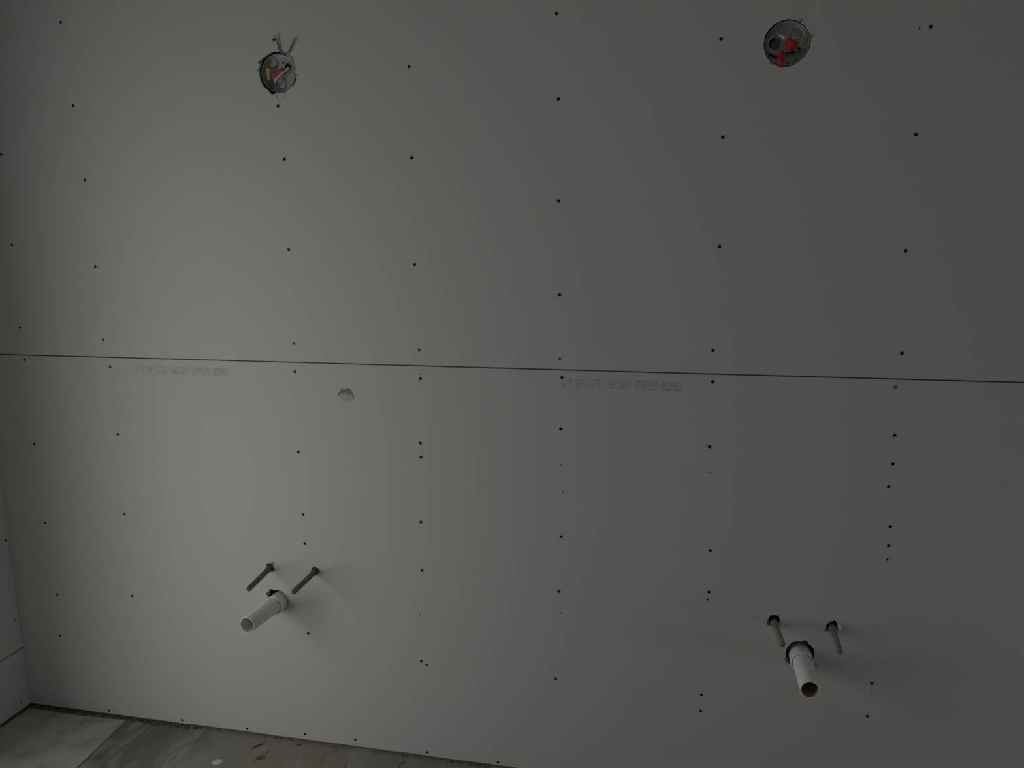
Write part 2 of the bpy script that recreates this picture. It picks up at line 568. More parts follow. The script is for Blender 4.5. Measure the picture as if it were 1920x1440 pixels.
# dents and missed-fastener pits
for p, r in DENTS:
    bm = bmesh.new()
    lathe(bm, (p[0], 0.0006, p[1]), (0, 1, 0), [(0, r * 0.99), (0.004, r * 0.7)], 9)
    obj('dent', bm, M['dent'] if r > 0.0025 else M['screw'], board_hi if p[1] > 1.2242 else board_lo)


def decal(name, pts, m, parent, y=-0.00025, wobble=0.0):
    """a thin skin of torn or rubbed paper on the board's face"""
    bm = bmesh.new()
    f = bm.faces.new([bm.verts.new((x, y, z)) for x, z in pts])
    r = bmesh.ops.extrude_face_region(bm, geom=[f])
    for v in [g for g in r['geom'] if isinstance(g, bmesh.types.BMVert)]:
        v.co.y = -0.00005
    bmesh.ops.triangulate(bm, faces=bm.faces[:])
    return obj(name, bm, m, parent)


decal('scuff_mark', [(1.1895, 1.1353), (1.198, 1.1440), (1.205, 1.1523), (1.2149, 1.1505), (1.2242, 1.1546), (1.2312, 1.1506),
                     (1.2375, 1.1410), (1.2412, 1.1232), (1.2371, 1.1214), (1.2355, 1.1334), (1.2290, 1.1350), (1.2241, 1.133),
                     (1.2170, 1.1405), (1.2100, 1.1390), (1.2061, 1.1372), (1.1990, 1.1350), (1.1930, 1.1290)], M['scuff'], board_lo)
decal('scuff_mark', [(1.1960, 1.1340), (1.2061, 1.1365), (1.2170, 1.1398), (1.2241, 1.1322), (1.2350, 1.1320), (1.2360, 1.1190),
                     (1.2240, 1.1160), (1.2080, 1.1190), (1.1980, 1.1240)], M['scuff_light'], board_lo, y=-0.0002)
decal('scuff_mark', [(1.6500, 0.7520), (1.6516, 0.7585), (1.6508, 0.7590), (1.6494, 0.7530)], M['dent'], board_lo)
decal('scuff_mark', [(1.094, 1.2285), (1.103, 1.2330), (1.112, 1.2338), (1.112, 1.2322), (1.103, 1.2312)], M['scuff_light'], board_hi)


GLYPHS = {
    '1': '00100 01100 00100 00100 00100 00100 01110', '/': '00001 00001 00010 00100 01000 10000 10000',
    '2': '11111 00001 00001 11111 10000 10000 11111', 'G': '11111 10000 10000 10111 10001 10001 11111',
    'P': '11111 10001 10001 11111 10000 10000 10000', 'L': '10000 10000 10000 10000 10000 10000 11111',
    'I': '01110 00100 00100 00100 00100 00100 01110', 'T': '11111 00100 00100 00100 00100 00100 00100',
    'E': '11111 10000 10000 11110 10000 10000 11111', '-': '00000 00000 00000 11111 00000 00000 00000',
    'W': '10001 10001 10001 10101 10101 10101 11111', 'H': '10001 10001 10001 11111 10001 10001 10001',
    'Y': '10001 10001 01010 00100 00100 00100 00100', 'S': '11111 10000 10000 11111 00001 00001 11111',
    'U': '10001 10001 10001 10001 10001 10001 11111', 'M': '10001 11011 10101 10101 10001 10001 10001',
    'B': '11110 10001 10001 11110 10001 10001 11110', 'O': '11111 10001 10001 10001 10001 10001 11111',
    'A': '01110 10001 10001 11111 10001 10001 10001', 'R': '11111 10001 10001 11111 10100 10010 10001',
    'D': '11110 10001 10001 10001 10001 10001 11110', ' ': '00000 00000 00000 00000 00000 00000 00000',
}


def print_text(body, x0, x1, z_lo, z_hi, tilt, parent):
    """dot-printed factory line: each dot row of a letter is an inked dash on the paper"""
    bm = bmesh.new()
    cw = (x1 - x0) / (len(body) * 6 - 1)
    ch = (z_hi - z_lo) / 7
    for i, c in enumerate(body):
        for j, row in enumerate(GLYPHS[c].split()):
            k = 0
            while k < 5:
                if row[k] == '1':
                    m = k
                    while m < 5 and row[m] == '1':
                        m += 1
                    a0, a1 = x0 + (i * 6 + k) * cw, x0 + (i * 6 + m) * cw
                    zt = z_hi - j * ch + tilt * i / len(body)
                    bm.faces.new([bm.verts.new((x, -0.0002, z)) for x, z in
                                  ((a0, zt - ch * 0.92), (a1, zt - ch * 0.92), (a1, zt), (a0, zt))])
                    k = m
                k += 1
    return obj('printed_text', bm, M['ink'], parent)


LINE_TXT = '1/2 GP LITE -WEIGHT GYPSUM BOARD'
print_text(LINE_TXT, 1.8385, 2.1560, 1.1765, 1.2000, 0.0, board_lo)
print_text(LINE_TXT, 0.5370, 0.8447, 1.1790, 1.2010, -0.001, board_lo)

# side wall by the corner: cut-off strip below a full board, a tall window further out
bm = bmesh.new()
for a, b, z0, z1 in ((0.12, DY0, -0.05, ZC + 0.05), (DY1, YF, -0.05, ZC + 0.05), (DY0, DY1, DZ1, ZC + 0.05), (DY0, DY1, -0.05, DZ0)):
    box(bm, -0.13, -0.10, min(a, b), max(a, b), z0, z1)
wall_left = tag(obj('wall_left', bm, M['cavity']), 'side wall meeting the board wall at the corner', kind='structure')


def side(u, v, d):
    return (-d, u, v)


SIDE_SCREWS = [(-0.0137, 0.6052, 0), (-0.0190, 0.3276, 1), (-0.0358, 0.0344, 1)]
sh = [circle(y, z, 0.0044, 12) for y, z, q in SIDE_SCREWS]
bm = sheet_with_holes([(T, 0.2196), (DY0, 0.2196), (DY0, ZC), (T, ZC)], sh[:2], T, side)
side_hi = obj('drywall_board', bm, M['drywall_side'], wall_left)
bm = sheet_with_holes([(T, BOT - 0.004), (DY0, BOT - 0.004), (DY0, 0.2154), (T, 0.2154)], sh[2:], T, side)
side_lo = obj('drywall_board', bm, M['drywall_side'], wall_left)
bm = sheet_with_holes([(DY1, BOT), (YF, BOT), (YF, ZC), (DY1, ZC)], [], T, side)
obj('drywall_board', bm, M['drywall_side'], wall_left)
bm = sheet_with_holes([(DY0, DZ1), (DY1, DZ1), (DY1, ZC), (DY0, ZC)], [], T, side)
obj('drywall_board', bm, M['drywall_side'], wall_left)
bm = bmesh.new()
box(bm, -0.10, -T - 0.0005, DY0, 0.10, 0.0, 0.038)
obj('sole_plate', bm, M['plate'], wall_left)
bm = bmesh.new()
box(bm, -0.10, -T - 0.0005, DY0, 0.095, 0.20, 0.24)
obj('seam_shade_strip', bm, M['hole_shade'], wall_left)  # painted shade again, behind the side wall's low seam
bm = sheet_with_holes([(DY0, BOT), (DY1, BOT), (DY1, DZ0), (DY0, DZ0)], [], T, side)
obj('drywall_board', bm, M['drywall_side'], wall_left)
# lumber lining of the tall window
bm = bmesh.new()
box(bm, -0.14, 0.004, DY0 - 0.018, DY0, DZ0, DZ1)
box(bm, -0.14, 0.004, DY1, DY1 + 0.018, DZ0, DZ1)
box(bm, -0.14, 0.004, DY1 + 0.018, DY0 - 0.018, DZ0, DZ0 + 0.018)
box(bm, -0.14, 0.004, DY1 + 0.018, DY0 - 0.018, DZ1 - 0.018, DZ1)
tag(obj('window_2', bm, M['jamb']), 'tall window opening lined with bare lumber', kind='structure')

# far side wall with a low window, wall behind the camera, ceiling
bm = bmesh.new()
for a, b, z0, z1 in ((0.12, WY0, -0.05, ZC + 0.05), (WY1, YF, -0.05, ZC + 0.05), (WY0, WY1, -0.05, WZ0), (WY0, WY1, WZ1, ZC + 0.05)):
    box(bm, XR, XR + 0.12, min(a, b), max(a, b), z0, z1)
tag(obj('wall_right', bm, M['drywall']), 'far side wall with a low window', kind='structure')
bm = bmesh.new()
for a, b, z0, z1 in ((WY0, WY0 - 0.04, WZ0, WZ1), (WY1 + 0.04, WY1, WZ0, WZ1), (WY0 - 0.04, WY1 + 0.04, WZ0, WZ0 + 0.04), (WY0 - 0.04, WY1 + 0.04, WZ1 - 0.04, WZ1)):
    box(bm, XR + 0.01, XR + 0.10, min(a, b), max(a, b), z0, z1)
tag(obj('window_1', bm, M['jamb']), 'low window frame in the far side wall', kind='structure')
bm = bmesh.new()
for a, b, z0, z1 in ((-0.13, FX0, -0.05, ZC + 0.05), (FX1, XR + 0.12, -0.05, ZC + 0.05), (FX0, FX1, -0.05, FZ0), (FX0, FX1, FZ1, ZC + 0.05)):
    box(bm, a, b, YF - 0.1, YF, z0, z1)
tag(obj('wall_front', bm, M['drywall']), 'wall behind the camera', kind='structure')
bm = bmesh.new()
for a, b, z0, z1 in ((FX0, FX0 + 0.04, FZ0, FZ1), (FX1 - 0.04, FX1, FZ0, FZ1), (FX0 + 0.04, FX1 - 0.04, FZ0, FZ0 + 0.04), (FX0 + 0.04, FX1 - 0.04, FZ1 - 0.04, FZ1)):
    box(bm, a, b, YF - 0.09, YF - 0.01, z0, z1)
tag(obj('added_fill_opening', bm, M['jamb']), 'added fill opening, unseen, in the wall behind the camera', kind='structure')
bm = bmesh.new()
box(bm, -0.13, XR + 0.12, YF - 0.1, 0.125, ZC + 0.0005, ZC + 0.06)
tag(obj('ceiling', bm, M['ceiling']), 'plain gypsum board ceiling', kind='structure')

bm = bmesh.new()
box(bm, -0.13, XR + 0.12, YF - 0.1, 0.125, -0.06, 0.0)
floor = tag(obj('floor', bm, M['floor']), 'stained bare subfloor with smears and scrapes', kind='structure')
# thin sheet laid over the subfloor in the corner
bm = bmesh.new()
v = [(0.012, -0.020), (0.20, -0.022), (0.384, -0.013), (0.400, -0.25), (0.452, -1.0), (0.452, -1.2), (0.012, -1.2)]
f = bm.faces.new([bm.verts.new((x, y, 0.0005)) for x, y in v])
r = bmesh.ops.extrude_face_region(bm, geom=[f])
for g in r['geom']:
    if isinstance(g, bmesh.types.BMVert):
        g.co.z = 0.0036
tag(obj('plywood_sheet', bm, M['sheet'], floor), 'pale grey plywood sheet in the corner')


# ------------------------------------------------------------------ torn flaps of board paper around the cut-outs
def flap(cx, cz, ang, r0, length, width, lift, m, parent, curl=0.4):
    """a curled scrap of paper still hanging on the rim of a cut-out"""
    a = R(ang)
    d = Vector((math.cos(a), 0, math.sin(a)))
    s = Vector((-math.sin(a), 0, math.cos(a)))
    bm = bmesh.new()
    rows = []
    for i in range(6):
        u = i / 5
        wv = width * (1 - 0.75 * u ** 1.5)
        c = Vector((cx, -0.0006 - lift * math.sin(u * PI * 0.5), cz)) + d * (r0 + length * u * (1 - curl * u * 0.5))
        rows.append([bm.verts.new(c + s * wv * q * (1 + 0.25 * noise.noise(Vector((u * 6, q * 5, ang))))
                                  + Vector((0, -0.0006 * abs(q), 0))) for q in (-.5, -.2, .2, .5)])
    for p, q in zip(rows, rows[1:]):
        for k in range(3):
            bm.faces.new((p[k], p[k + 1], q[k + 1], q[k]))
    bmesh.ops.solidify(bm, geom=bm.faces[:], thickness=0.0004)
    return obj('torn_paper', bm, m, parent)


def arc_strip(cx, cz, r, a0, a1, h, m, parent):
    """a ribbon of board paper standing up along the rim of a cut-out"""
    bm = bmesh.new()
    n = 14
    rows = []
    for k in range(n):
        a = R(a0 + (a1 - a0) * k / (n - 1))
        hh = h * (0.35 + 0.65 * math.sin(PI * (k + .5) / n)) * (0.75 + 0.6 * abs(noise.noise(Vector((k * .7, r * 90, 0)))))
        c, q = math.cos(a), math.sin(a)
        rows.append([bm.verts.new((cx + c * (r - 0.0003), -0.0003, cz + q * (r - 0.0003))),
                     bm.verts.new((cx + c * (r + 0.0009), -hh * .6, cz + q * (r + 0.0009))),
                     bm.verts.new((cx + c * (r + 0.0028), -hh, cz + q * (r + 0.0028)))])
    for p, q in zip(rows, rows[1:]):
        for k in range(2):
            bm.faces.new((p[k], p[k + 1], q[k + 1], q[k]))
    bmesh.ops.solidify(bm, geom=bm.faces[:], thickness=0.0004)
    return obj('torn_paper', bm, m, parent, smooth=True)


PW, PG = M['paper_white'], M['paper_grey']
arc_strip(1.0592, 2.0182, 0.0525, 56, 18, 0.0045, PW, board_hi)
arc_strip(1.0592, 2.0182, 0.0535, 84, 70, 0.0040, PW, board_hi)
flap(1.0592, 2.0182, 172, 0.0535, 0.006, 0.006, 0.004, PW, board_hi)
flap(1.0592, 2.0182, 150, 0.0530, 0.008, 0.010, 0.003, PG, board_hi)
flap(1.0592, 2.0182, 348, 0.0500, 0.014, 0.006, 0.003, PG, board_hi)
flap(1.0592, 2.0182, 318, 0.0500, 0.010, 0.008, 0.002, PG, board_hi)
flap(2.3730, 2.0215, 60, 0.0510, 0.010, 0.004, 0.003, PG, board_hi)
flap(2.3730, 2.0215, 12, 0.0505, 0.006, 0.010, 0.002, PG, board_hi)
flap(2.3730, 2.0215, 232, 0.0505, 0.010, 0.012, 0.002, PG, board_hi)
flap(0.9412, 0.5860, 58, 0.010, 0.016, 0.005, 0.004, PG, board_lo)
flap(0.9412, 0.5860, 318, 0.010, 0.010, 0.010, 0.004, PG, board_lo)
flap(1.0900, 0.5870, 2, 0.011, 0.010, 0.005, 0.004, PG, board_lo)
flap(2.4200, 0.5585, 205, 0.012, 0.012, 0.016, 0.006, PG, board_lo)
flap(2.5672, 0.5550, 212, 0.012, 0.014, 0.007, 0.005, PG, board_lo)
flap(2.5672, 0.5550, 245, 0.012, 0.010, 0.006, 0.004, PW, board_lo)
flap(0.9600, 0.4775, 140, 0.033, 0.012, 0.022, 0.006, PG, board_lo)
flap(2.4912, 0.4640, 208, 0.033, 0.010, 0.022, 0.004, PG, board_lo)
flap(2.4912, 0.4640, 333, 0.034, 0.022, 0.006, 0.001, PG, board_lo)
# the big white scrap that stands out beside the fourth copper stub
bm = bmesh.new()
rows = []
for i in range(5):
    u = i / 4
    rows.append([bm.verts.new((2.5785 + 0.0075 * q + 0.003 * u, -0.0006 - 0.0130 * q, 0.5665 - 0.026 * u - 0.002 * q)) for q in (0, .35, .7, 1 - .4 * u)])
for p, q in zip(rows, rows[1:]):
    for k in range(3):
        bm.faces.new((p[k], p[k + 1], q[k + 1], q[k]))
bmesh.ops.solidify(bm, geom=bm.faces[:], thickness=0.0005)
obj('torn_paper', bm, M['scrap_white'], board_lo)
# pencil strokes under the first box
bm = bmesh.new()
tube(bm, [(1.0523, -0.0002, 1.9640), (1.0545, -0.0002, 1.9540), (1.0590, -0.0002, 1.9440)], 0.00055, 6)
obj('pencil_mark', bm, M['pencil'], board_hi)
bm = bmesh.new()
tube(bm, [(1.0628, -0.0002, 1.9414), (1.0730, -0.0002, 1.9510), (1.0813, -0.0002, 1.9668)], 0.0004, 6)
obj('pencil_mark', bm, M['pencil'], board_hi)

# ------------------------------------------------------------------ drywall screws
ORD = ['topmost', 'second from top', 'third from top', 'fourth from top', 'fifth from top', 'sixth from top', 'seventh from top',
       'eighth from top', 'ninth from top', 'tenth from top', 'eleventh from top', 'twelfth from top', 'thirteenth from top']
ORD_F = ['first', 'second', 'third', 'fourth', 'fifth', 'sixth', 'seventh']


def screw_mesh(r):
    """bugle head with a cross recess, countersunk; local y grows into the wall"""
    bm = bmesh.new()
    n = 24
    rings = []
    for y, q in ((0.0012, 0.0), (0.0010, 0.45), (0.0004, 0.62), (0.0003, 0.9), (0.0008, 1.0), (0.0022, 0.93), (0.0042, 0.62), (0.0065, 0.42), (0.026, 0.36), (0.032, 0.06)):
        if q == 0.0:
            rings.append([bm.verts.new((0, y, 0))])
            continue
        ring = []
        for k in range(n):
            a = 2 * PI * k / n
            yy = y
            if q == 0.45:      # four recessed arms
                yy = y + 0.0012 * max(0, math.cos(4 * a))
            ring.append(bm.verts.new((r * q * math.cos(a), yy, r * q * math.sin(a))))
        rings.append(ring)
    for k in range(n):
        bm.faces.new((rings[0][0], rings[1][(k + 1) % n], rings[1][k]))
    for a, b in zip(rings[1:], rings[2:]):
        for k in range(n):
            bm.faces.new((a[k], a[(k + 1) % n], b[(k + 1) % n], b[k]))
    bm.faces.new(rings[-1])
    bmesh.ops.recalc_face_normals(bm, faces=bm.faces[:])
    me = bpy.data.meshes.new('drywall_screw')
    bm.to_mesh(me)
    bm.free()
    me.materials.append(M['screw'])
    return me


SCREW_ME = screw_mesh(1.0)
for v in SCREW_ME.vertices:                 # unit radius in x and z, real depth in y
    pass
DUSTY_ME = SCREW_ME.copy()
DUSTY_ME.materials[0] = M['screw_dusty']
proto = bpy.data.objects.new('drywall_screw', SCREW_ME)
first = True
for li, pts in enumerate(LINES):
    for k, p in enumerate(pts):
        key = (li, k)
        o = proto if first else proto.copy()
        first = False
        o.data = DUSTY_ME if key in DUSTY else SCREW_ME
        r = screw_r(key, p)
        o.location = (p[0], 0.0, p[1])
        o.scale = (r, 1.0, r)
        o.rotation_euler = (0, (li * 7 + k * 3) % 9 * 0.2, 0)
        COL.objects.link(o)
        kind = 'dusty grey screw' if key in DUSTY else ('small black screw' if key in SMALL else 'black drywall screw')
        if li == 7:
            lab = f'{kind}, {ORD_F[k]} in the {LINE_DESC[7]}'
        else:
            lab = f'{kind}, {"lowest" if k == len(pts) - 1 else ORD[k]} in the {LINE_DESC[li]}'
        tag(o, lab, 'screw', 'screw heads along the floor edge' if li == 7 else 'screw heads in the board wall')
for i, (y, z, dusty) in enumerate(SIDE_SCREWS):
    o = proto.copy()
    o.data = DUSTY_ME if dusty else SCREW_ME
    o.location = (0.0, y, z)
    o.scale = (0.0040, 1.0, 0.0040)
    o.rotation_euler = (0, 0, PI / 2)
    COL.objects.link(o)
    tag(o, ('black screw head on the side wall beside the corner', 'dusty screw head on the side wall above its low seam',
            'dusty screw head low on the side wall near the floor')[i], 'screw', 'screw heads in the side wall')


# ------------------------------------------------------------------ copper supply stubs
def copper_stub(base, tip, length, label, m, msleeve, sleeve_len, group):
    b = Vector((base[0], 0, base[1]))
    t = Vector((tip[0], -length, tip[1]))
    ax = (t - b).normalized()
    e = empty('copper_pipe', b, label, 'pipe', group)
    start = b - ax * 0.06
    L = (t - start).length
    r = 0.00795
    bm = bmesh.new()
    lathe(bm, start, ax, [(0, r), (L - 0.006, r), (L - 0.002, r * 0.97), (L, r * 0.85)], 28)
    obj('tube', bm, m, e, smooth=True)
    bm = bmesh.new()      # soldered cap, slightly domed
    lathe(bm, start + ax * L, ax, [(0, r * 0.80), (0.0006, r * 0.66), (0.0012, r * 0.3)], 20)
    obj('end_cap', bm, msleeve, e, smooth=True)
    bm = bmesh.new()      # sleeve in the cut-out
    q0 = -0.012
    lathe(bm, b + ax * q0, ax, [(0, 0.0088), (0.0, 0.0100), (0.012, 0.0106), (0.012 + sleeve_len, 0.0100), (0.014 + sleeve_len, 0.0082)], 24,
          wob=lambda d, a: 1 + 0.07 * noise.noise(Vector((math.cos(a) * 2, math.sin(a) * 2, d * 150 + base[0] * 9))))
    obj('sleeve', bm, msleeve, e, smooth=True)
    return e


G1 = 'copper supply stubs'
copper_stub(*COPPER[0], 'dull brown copper pipe stub, corner-side one of the pair under the yellow-nut box', M['copper'], M['rust'], 0.010, G1)
copper_stub(*COPPER[1], 'brown copper pipe stub above the grey drain pipe, on the side away from the corner', M['copper'], M['rust'], 0.008, G1)
copper_stub(*COPPER[2], 'short pinkish copper pipe stub without white scrap, above the brown-lined drain pipe', M['copper_pink'], M['sleeve_grey'], 0.006, G1)
copper_stub(*COPPER[3], 'short greyed copper pipe stub with a torn white paper scrap beside it', M['copper_grey'], M['sleeve_grey'], 0.004, G1)


# ------------------------------------------------------------------ PVC drain stubs
def drain(base, tip, length, label, m, minside, group):
    b = Vector((base[0], 0, base[1]))
    t = Vector((tip[0], -length, tip[1]))
    ax = (t - b).normalized()
    e = empty('drain_pipe', b, label, 'pipe', group)
    start = b - ax * 0.07
    L = (t - start).length
    r, ri = 0.02415, 0.0210
    bm = bmesh.new()
    lathe(bm, start, ax, [(0, r), (L - 0.0012, r), (L - 0.0003, r - 0.0006), (L, r - 0.0012), (L, ri + 0.0004), (L - 0.0008, ri)], 48, cap0=False, cap1=False)
    obj('tube', bm, m, e, smooth=True)
    bm = bmesh.new()
    lathe(bm, start, ax, [(0.02, 0.001), (0.02, ri - 0.00005), (L - 0.0008, ri - 0.00005)], 48, cap0=True, cap1=False)
    obj('bore', bm, minside, e, smooth=True)
    bm = bmesh.new()
    rc = 0.0292
    lathe(bm, b - ax * 0.045, ax, [(0, 0.0243), (0, rc), (0.045 + 0.0285, rc), (0.045 + 0.0297, rc - 0.0012), (0.045 + 0.0297, 0.0262), (0.045 + 0.016, 0.0258), (0.045 + 0.0155, 0.0243)], 48, cap0=False, cap1=False)
    obj('coupling', bm, m, e, smooth=True)
    return e


drain(*DRAIN[0], 'grey-white plastic drain pipe with grey bore, under the yellow-nut box', M['pvc_grey'], M['pvc_inside'], 'plastic drain stubs')
drain(*DRAIN[1], 'white plastic drain pipe with a brown bore', M['pvc'], M['pvc_brown'], 'plastic drain stubs')


# ------------------------------------------------------------------ junction boxes
def shell(c, r, y0, y1, e):
    bm = bmesh.new()
    lathe(bm, (c[0], y0, c[1]), (0, 1, 0), [(0, r - 0.0012), (0, r), (y1 - y0 + 0.0014, r), (y1 - y0 + 0.0014, 0.001)], 56, cap0=False, cap1=True)
    lathe(bm, (c[0], y0, c[1]), (0, 1, 0), [(0, r - 0.0012), (y1 - y0 - 0.004, r - 0.0014), (y1 - y0, r - 0.006), (y1 - y0, 0.001)], 56, cap0=False, cap1=True)
    return obj('box_shell', bm, M['steel'], e, smooth=True)


def knockout(cx, cz, y, r, e, opened=False, ring=True):
    bm = bmesh.new()
    if opened:
        lathe(bm, (cx, y - 0.0004, cz), (0, 1, 0), [(0, r), (0.0012, r)], 28)
        return obj('knockout_opening', bm, M['hole_shade'], e)
    lathe(bm, (cx, y - 0.0012, cz), (0, 1, 0), [(0, r * 0.9), (0.0004, r), (0.0018, r)], 28)
    o = obj('knockout', bm, M['steel'], e, smooth=True)
    if ring:
        bm = bmesh.new()
        lathe(bm, (cx, y - 0.0003, cz), (0, 1, 0), [(0, r), (0, r + 0.0012), (0.0012, r + 0.0012)], 28, cap0=False, cap1=True)
        obj('groove', bm, M['hole_shade'], o)
    return o


def pinhole(cx, cz, y, r, e):
    bm = bmesh.new()
    lathe(bm, (cx, y - 0.0004, cz), (0, 1, 0), [(0, r), (0.0012, r)], 14)
    return obj('screw_hole', bm, M['hole_shade'], e)


def wire_nut(tip, open_, r_tip, r_open, m, e, wings=0.0):
    tip, open_ = Vector(tip), Vector(open_)
    ax = tip - open_
    L = ax.length
    bm = bmesh.new()
    prof = [(0, r_open * 0.82), (0, r_open), (L * 0.12, r_open), (L * 0.16, r_open * 0.94)]
    for k in range(6):
        u = 0.16 + 0.78 * k / 5
        prof.append((L * u, r_open * 0.94 + (r_tip - r_open * 0.94) * ((u - .16) / .78)))
    prof += [(L * 0.98, r_tip * 0.85), (L, r_tip * 0.5)]
    lathe(bm, open_, ax, prof, 36, wob=lambda d, a: 1 + (0.05 * math.cos(12 * a) if 0.2 * L < d < 0.96 * L else 0))
    if wings:
        s, t = frame_of(ax)
        s = Vector((ax.z, 0, -ax.x)).normalized()
        q = ax.normalized()
        for sg in (-1, 1):
            vs = []
            for u, ww in ((0.02, r_open * 0.8), (0.0, r_open + wings), (0.35, r_open + wings), (0.75, r_tip)):
                vs.append(open_ + q * (L * u) + s * sg * ww)
            a = [bm.verts.new(p + Vector((0, -0.0016, 0))) for p in vs]
            b = [bm.verts.new(p + Vector((0, 0.0016, 0))) for p in vs]
            bm.faces.new(a)
            bm.faces.new(b[::-1])
            for k in range(4):
                bm.faces.new((a[k], b[k], b[(k + 1) % 4], a[(k + 1) % 4]))
    o = obj('wire_nut', bm, m, e, smooth=True)
    return o


def wire(pts, r, m, e, name='wire'):
    bm = bmesh.new()
    tube(bm, pts, r, 10)
    return obj(name, bm, m, e, smooth=True)


# box with the yellow and the red nut
e = empty('junction_box', (BOX_A[0], 0, BOX_A[1]), 'round metal junction box holding a yellow and a red wire nut', 'electrical box', 'round junction boxes')
YB = 0.024
shell(BOX_A, 0.0495, 0.006, YB, e)
dx, dz = -0.0085, 0.0035            # what lies on the deep back plate sits a little towards the corner
knockout(1.068 + dx, 1.9915 + dz, YB, 0.0135, e)
knockout(1.0473 + dx, 2.0440 + dz, YB, 0.0115, e)
pinhole(1.0751 + dx, 2.0435 + dz, YB, 0.0030, e)
pinhole(1.0430 + dx, 1.9905 + dz, YB, 0.0024, e)
knockout(1.0880 + dx, 2.0330 + dz, YB, 0.0085, e, opened=True)
tag(wire_nut((1.0440, 0.008, 2.0125), (1.0745, 0.010, 2.0240), 0.0065, 0.0088, M['nut_red'], e), 'red wire nut')
tag(wire_nut((1.0301, 0.008, 2.0025), (1.0311, 0.008, 2.0305), 0.0040, 0.0056, M['nut_yellow'], e), 'yellow wire nut')
wire([(1.0500, 0.006, 1.9930), (1.0520, 0.003, 1.9995), (1.0603, -0.001, 2.0055), (1.0760, -0.002, 2.0150), (1.0905, 0.001, 2.0250),
      (1.0890, 0.008, 2.0300), (1.0770, 0.010, 2.0240)], 0.0022, M['wire_white'], e)
wire([(1.0310, 0.009, 2.0300), (1.0320, 0.018, 2.0340), (1.0360, 0.0235, 2.0330)], 0.0012, M['wire_copper'], e)
wire([(1.0500, 0.006, 1.9930), (1.0480, 0.016, 1.9880), (1.0380, 0.020, 1.9960)], 0.0020, M['wire_grey'], e)
# cable clamp plate along the corner side
bm = bmesh.new()
tube(bm, [(1.0235, 0.010, 2.0260), (1.0205, 0.012, 2.0080), (1.0265, 0.014, 1.9900), (1.0390, 0.015, 1.9780)], 0.0020, 8)
obj('clamp', bm, M['steel_dark'], e, smooth=True)
# stripped wire ends bent up over the board
wire([(1.0640, -0.0065, 2.1125), (1.0680, -0.0045, 2.0900), (1.0728, -0.0035, 2.0690)], [0.0013, 0.0022, 0.0028], M['wire_grey'], e, 'bare_wire')
wire([(1.1200, -0.0065, 2.1025), (1.1100, -0.005, 2.0860), (1.0975, -0.0035, 2.0660)], [0.0022, 0.0020, 0.0026], M['wire_grey'], e, 'bare_wire')
wire([(1.0722, -0.0035, 2.0700), (1.0790, -0.0032, 2.0655), (1.0900, -0.0032, 2.0650), (1.0980, -0.0035, 2.0680)], 0.0013, M['wire_grey'], e, 'bare_wire')

# box with two red nuts
e = empty('junction_box', (BOX_B[0], 0, BOX_B[1]), 'round metal junction box holding two red wire nuts', 'electrical box', 'round junction boxes')
YB = 0.026
shell(BOX_B, 0.0500, 0.003, YB, e)
oz = 0.0045
bm = bmesh.new()
lathe(bm, (2.3475, YB - 0.0004, 2.0215 + oz), (0, 1, 0), [(0, 0.0135), (0.0012, 0.0135)], 28)
ko = obj('knockout_opening', bm, M['steel_dark'], e)
bm = bmesh.new()
tube(bm, [(2.3475 + 0.0112 * math.cos(a), YB - 0.0012, 2.0215 + oz + 0.0112 * math.sin(a)) for a in [PI * (0.45 + 0.1 * k) for k in range(9)]], [0.0008, 0.0018, 0.0026, 0.003, 0.003, 0.0026, 0.0022, 0.0016, 0.0008], 8)
obj('dark_gap', bm, M['hole_shade'], ko, smooth=True)
bm = bmesh.new()
tube(bm, [(2.3360, YB - 0.001, 1.9985 + oz), (2.3450, YB - 0.001, 1.9930 + oz), (2.3560, YB - 0.001, 1.9900 + oz)], [0.0022, 0.0030, 0.0018], 8)
obj('shade_crescent', bm, M['hole_shade'], e, smooth=True)  # black crescent painting the shade below the knockout
bm = bmesh.new()
tube(bm, [(2.3740, YB - 0.001, 2.0010 + oz), (2.3830, YB - 0.001, 1.9990 + oz), (2.3950, YB - 0.001, 2.0020 + oz)], [0.0018, 0.0026, 0.0022], 8)
obj('shade_crescent', bm, M['hole_shade'], e, smooth=True)  # black crescent painting the shadow below the wire nut
knockout(2.3950, 2.0400 + oz, YB, 0.0120, e)
knockout(2.3860, 1.9850 + oz, YB, 0.0105, e)
pinhole(2.4045, 2.0085 + oz, YB, 0.0035, e)
pinhole(2.3910, 2.0215 + oz, YB, 0.0024, e)
bm = bmesh.new()
tube(bm, [(2.3475 + 0.0165 * math.cos(a), 0.018, 2.0230 + 0.0205 * math.sin(a)) for a in [PI * (0.55 + 0.13 * k) for k in range(9)]], 0.0024, 8)
obj('clamp', bm, M['wire_white'], e, smooth=True)
tag(wire_nut((2.3745, 0.004, 2.0275), (2.3865, -0.008, 2.0080), 0.0090, 0.0108, M['nut_red'], e, 0.003), 'red wire nut')
tag(wire_nut((2.3610, -0.008, 1.9705), (2.3605, 0.008, 2.0010), 0.0062, 0.0088, M['nut_red'], e), 'red wire nut')
wire([(2.3520, 0.018, 2.0450), (2.3600, 0.010, 2.0400), (2.3690, 0.002, 2.0310)], [0.0016, 0.003, 0.0034], M['wire_white'], e)
wire([(2.3900, 0.000, 2.0060), (2.3780, 0.010, 2.0045), (2.3600, 0.010, 2.0040), (2.3420, 0.016, 2.0060), (2.3380, 0.020, 2.0140)], 0.0020, M['wire_white'], e)
wire([(2.3895, 0.000, 2.0065), (2.3970, 0.010, 2.0110), (2.4010, 0.018, 2.0260)], 0.0018, M['wire_grey'], e)
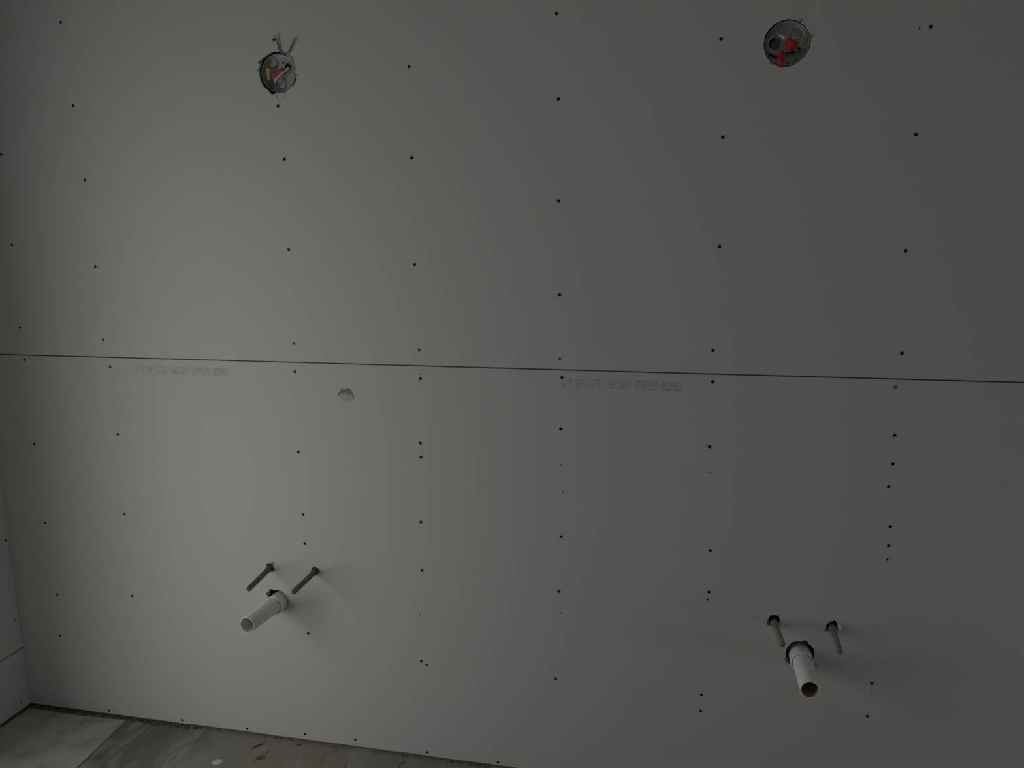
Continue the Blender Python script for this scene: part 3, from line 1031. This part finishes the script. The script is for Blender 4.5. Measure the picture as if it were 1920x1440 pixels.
wire([(2.3600, 0.010, 2.0010), (2.3680, 0.016, 1.9985), (2.3850, 0.020, 2.0010)], 0.0024, M['wire_grey'], e)
bm = bmesh.new()
lathe(bm, (2.4030, 0.012, 2.0015), (0, 1, 0), [(0, 0.002), (0.0005, 0.0045), (0.002, 0.0048), (0.002, 0.0022), (0.0145, 0.0022)], 18)
obj('grounding_screw', bm, M['steel_dark'], e, smooth=True)


# ------------------------------------------------------------------ litter on the floor
def lump(bm, c, sx_, sy_, sz_, seed, n=2):
    r = bmesh.ops.create_icosphere(bm, subdivisions=n, radius=1.0)
    for v in r['verts']:
        k = 1 + 0.35 * noise.noise(v.co * 1.7 + Vector((seed, seed * 2, 0)))
        v.co = Vector((c[0] + v.co.x * sx_ * k, c[1] + v.co.y * sy_ * k, c[2] + v.co.z * sz_ * k))


rnd = random.Random(4)
bm = bmesh.new()
for k in range(150):
    x = rnd.uniform(0.02, 0.66) if k < 120 else rnd.uniform(0.6, 1.7)
    s = rnd.uniform(0.0015, 0.0045) * (1.0 if x < 0.62 else 0.6)
    lump(bm, (x, rnd.uniform(-0.013, 0.002) if x < 0.62 else rnd.uniform(-0.006, 0.004), s * 0.55), s * 1.5, s, s * 0.75, k * 1.3, 1)
tag(obj('rubble', bm, M['rubble'], origin=(0.3, -0.006, 0)), 'dark crumbs and dust lying along the foot of the board wall', 'rubble', kind='stuff')


def shard(name, label, cat, c, size, rot, m, seed, z=0.0):
    bm = bmesh.new()
    n = 9
    top, bot = [], []
    for k in range(n):
        a = 2 * PI * k / n
        q = 1 + 0.3 * noise.noise(Vector((math.cos(a) * 2, math.sin(a) * 2, seed)))
        x, y = math.cos(a) * size[0] * q, math.sin(a) * size[1] * q
        xx, yy = x * math.cos(rot) - y * math.sin(rot), x * math.sin(rot) + y * math.cos(rot)
        bot.append(bm.verts.new((c[0] + xx, c[1] + yy, z)))
        top.append(bm.verts.new((c[0] + xx * 0.8, c[1] + yy * 0.8, z + size[2] * (0.7 + 0.6 * abs(noise.noise(Vector((k, seed, 1))))))))
    bm.faces.new(bot)
    bm.faces.new(top)
    for k in range(n):
        bm.faces.new((bot[k], bot[(k + 1) % n], top[(k + 1) % n], top[k]))
    return tag(obj(name, bm, m, origin=(c[0], c[1], z)), label, cat)


shard('drywall_chip', 'small white chip lying alone on the subfloor', 'chip', (0.8040, -0.1400), (0.017, 0.012, 0.004), 0.5, M['chip'], 2.0)
shard('wood_splinter', 'thin reddish brown splinter on the subfloor behind the white chip', 'splinter', (0.8830, -0.0480), (0.022, 0.0045, 0.004), 0.9, M['splinter'], 3.0)
shard('wood_splinter', 'tiny dark splinter on the subfloor close to the board wall', 'splinter', (1.0085, -0.0160), (0.009, 0.004, 0.003), 0.5, M['splinter'], 4.0)
shard('wood_splinter', 'dark splinter on the subfloor just past the white chip', 'splinter', (0.9270, -0.0990), (0.016, 0.005, 0.003), 0.5, M['splinter'], 5.0)
shard('gypsum_crumb', 'pale gypsum crumb standing against the foot of the wall', 'crumb', (0.628, -0.0085), (0.0055, 0.0045, 0.014), 0.2, M['gypsum'], 6.0)
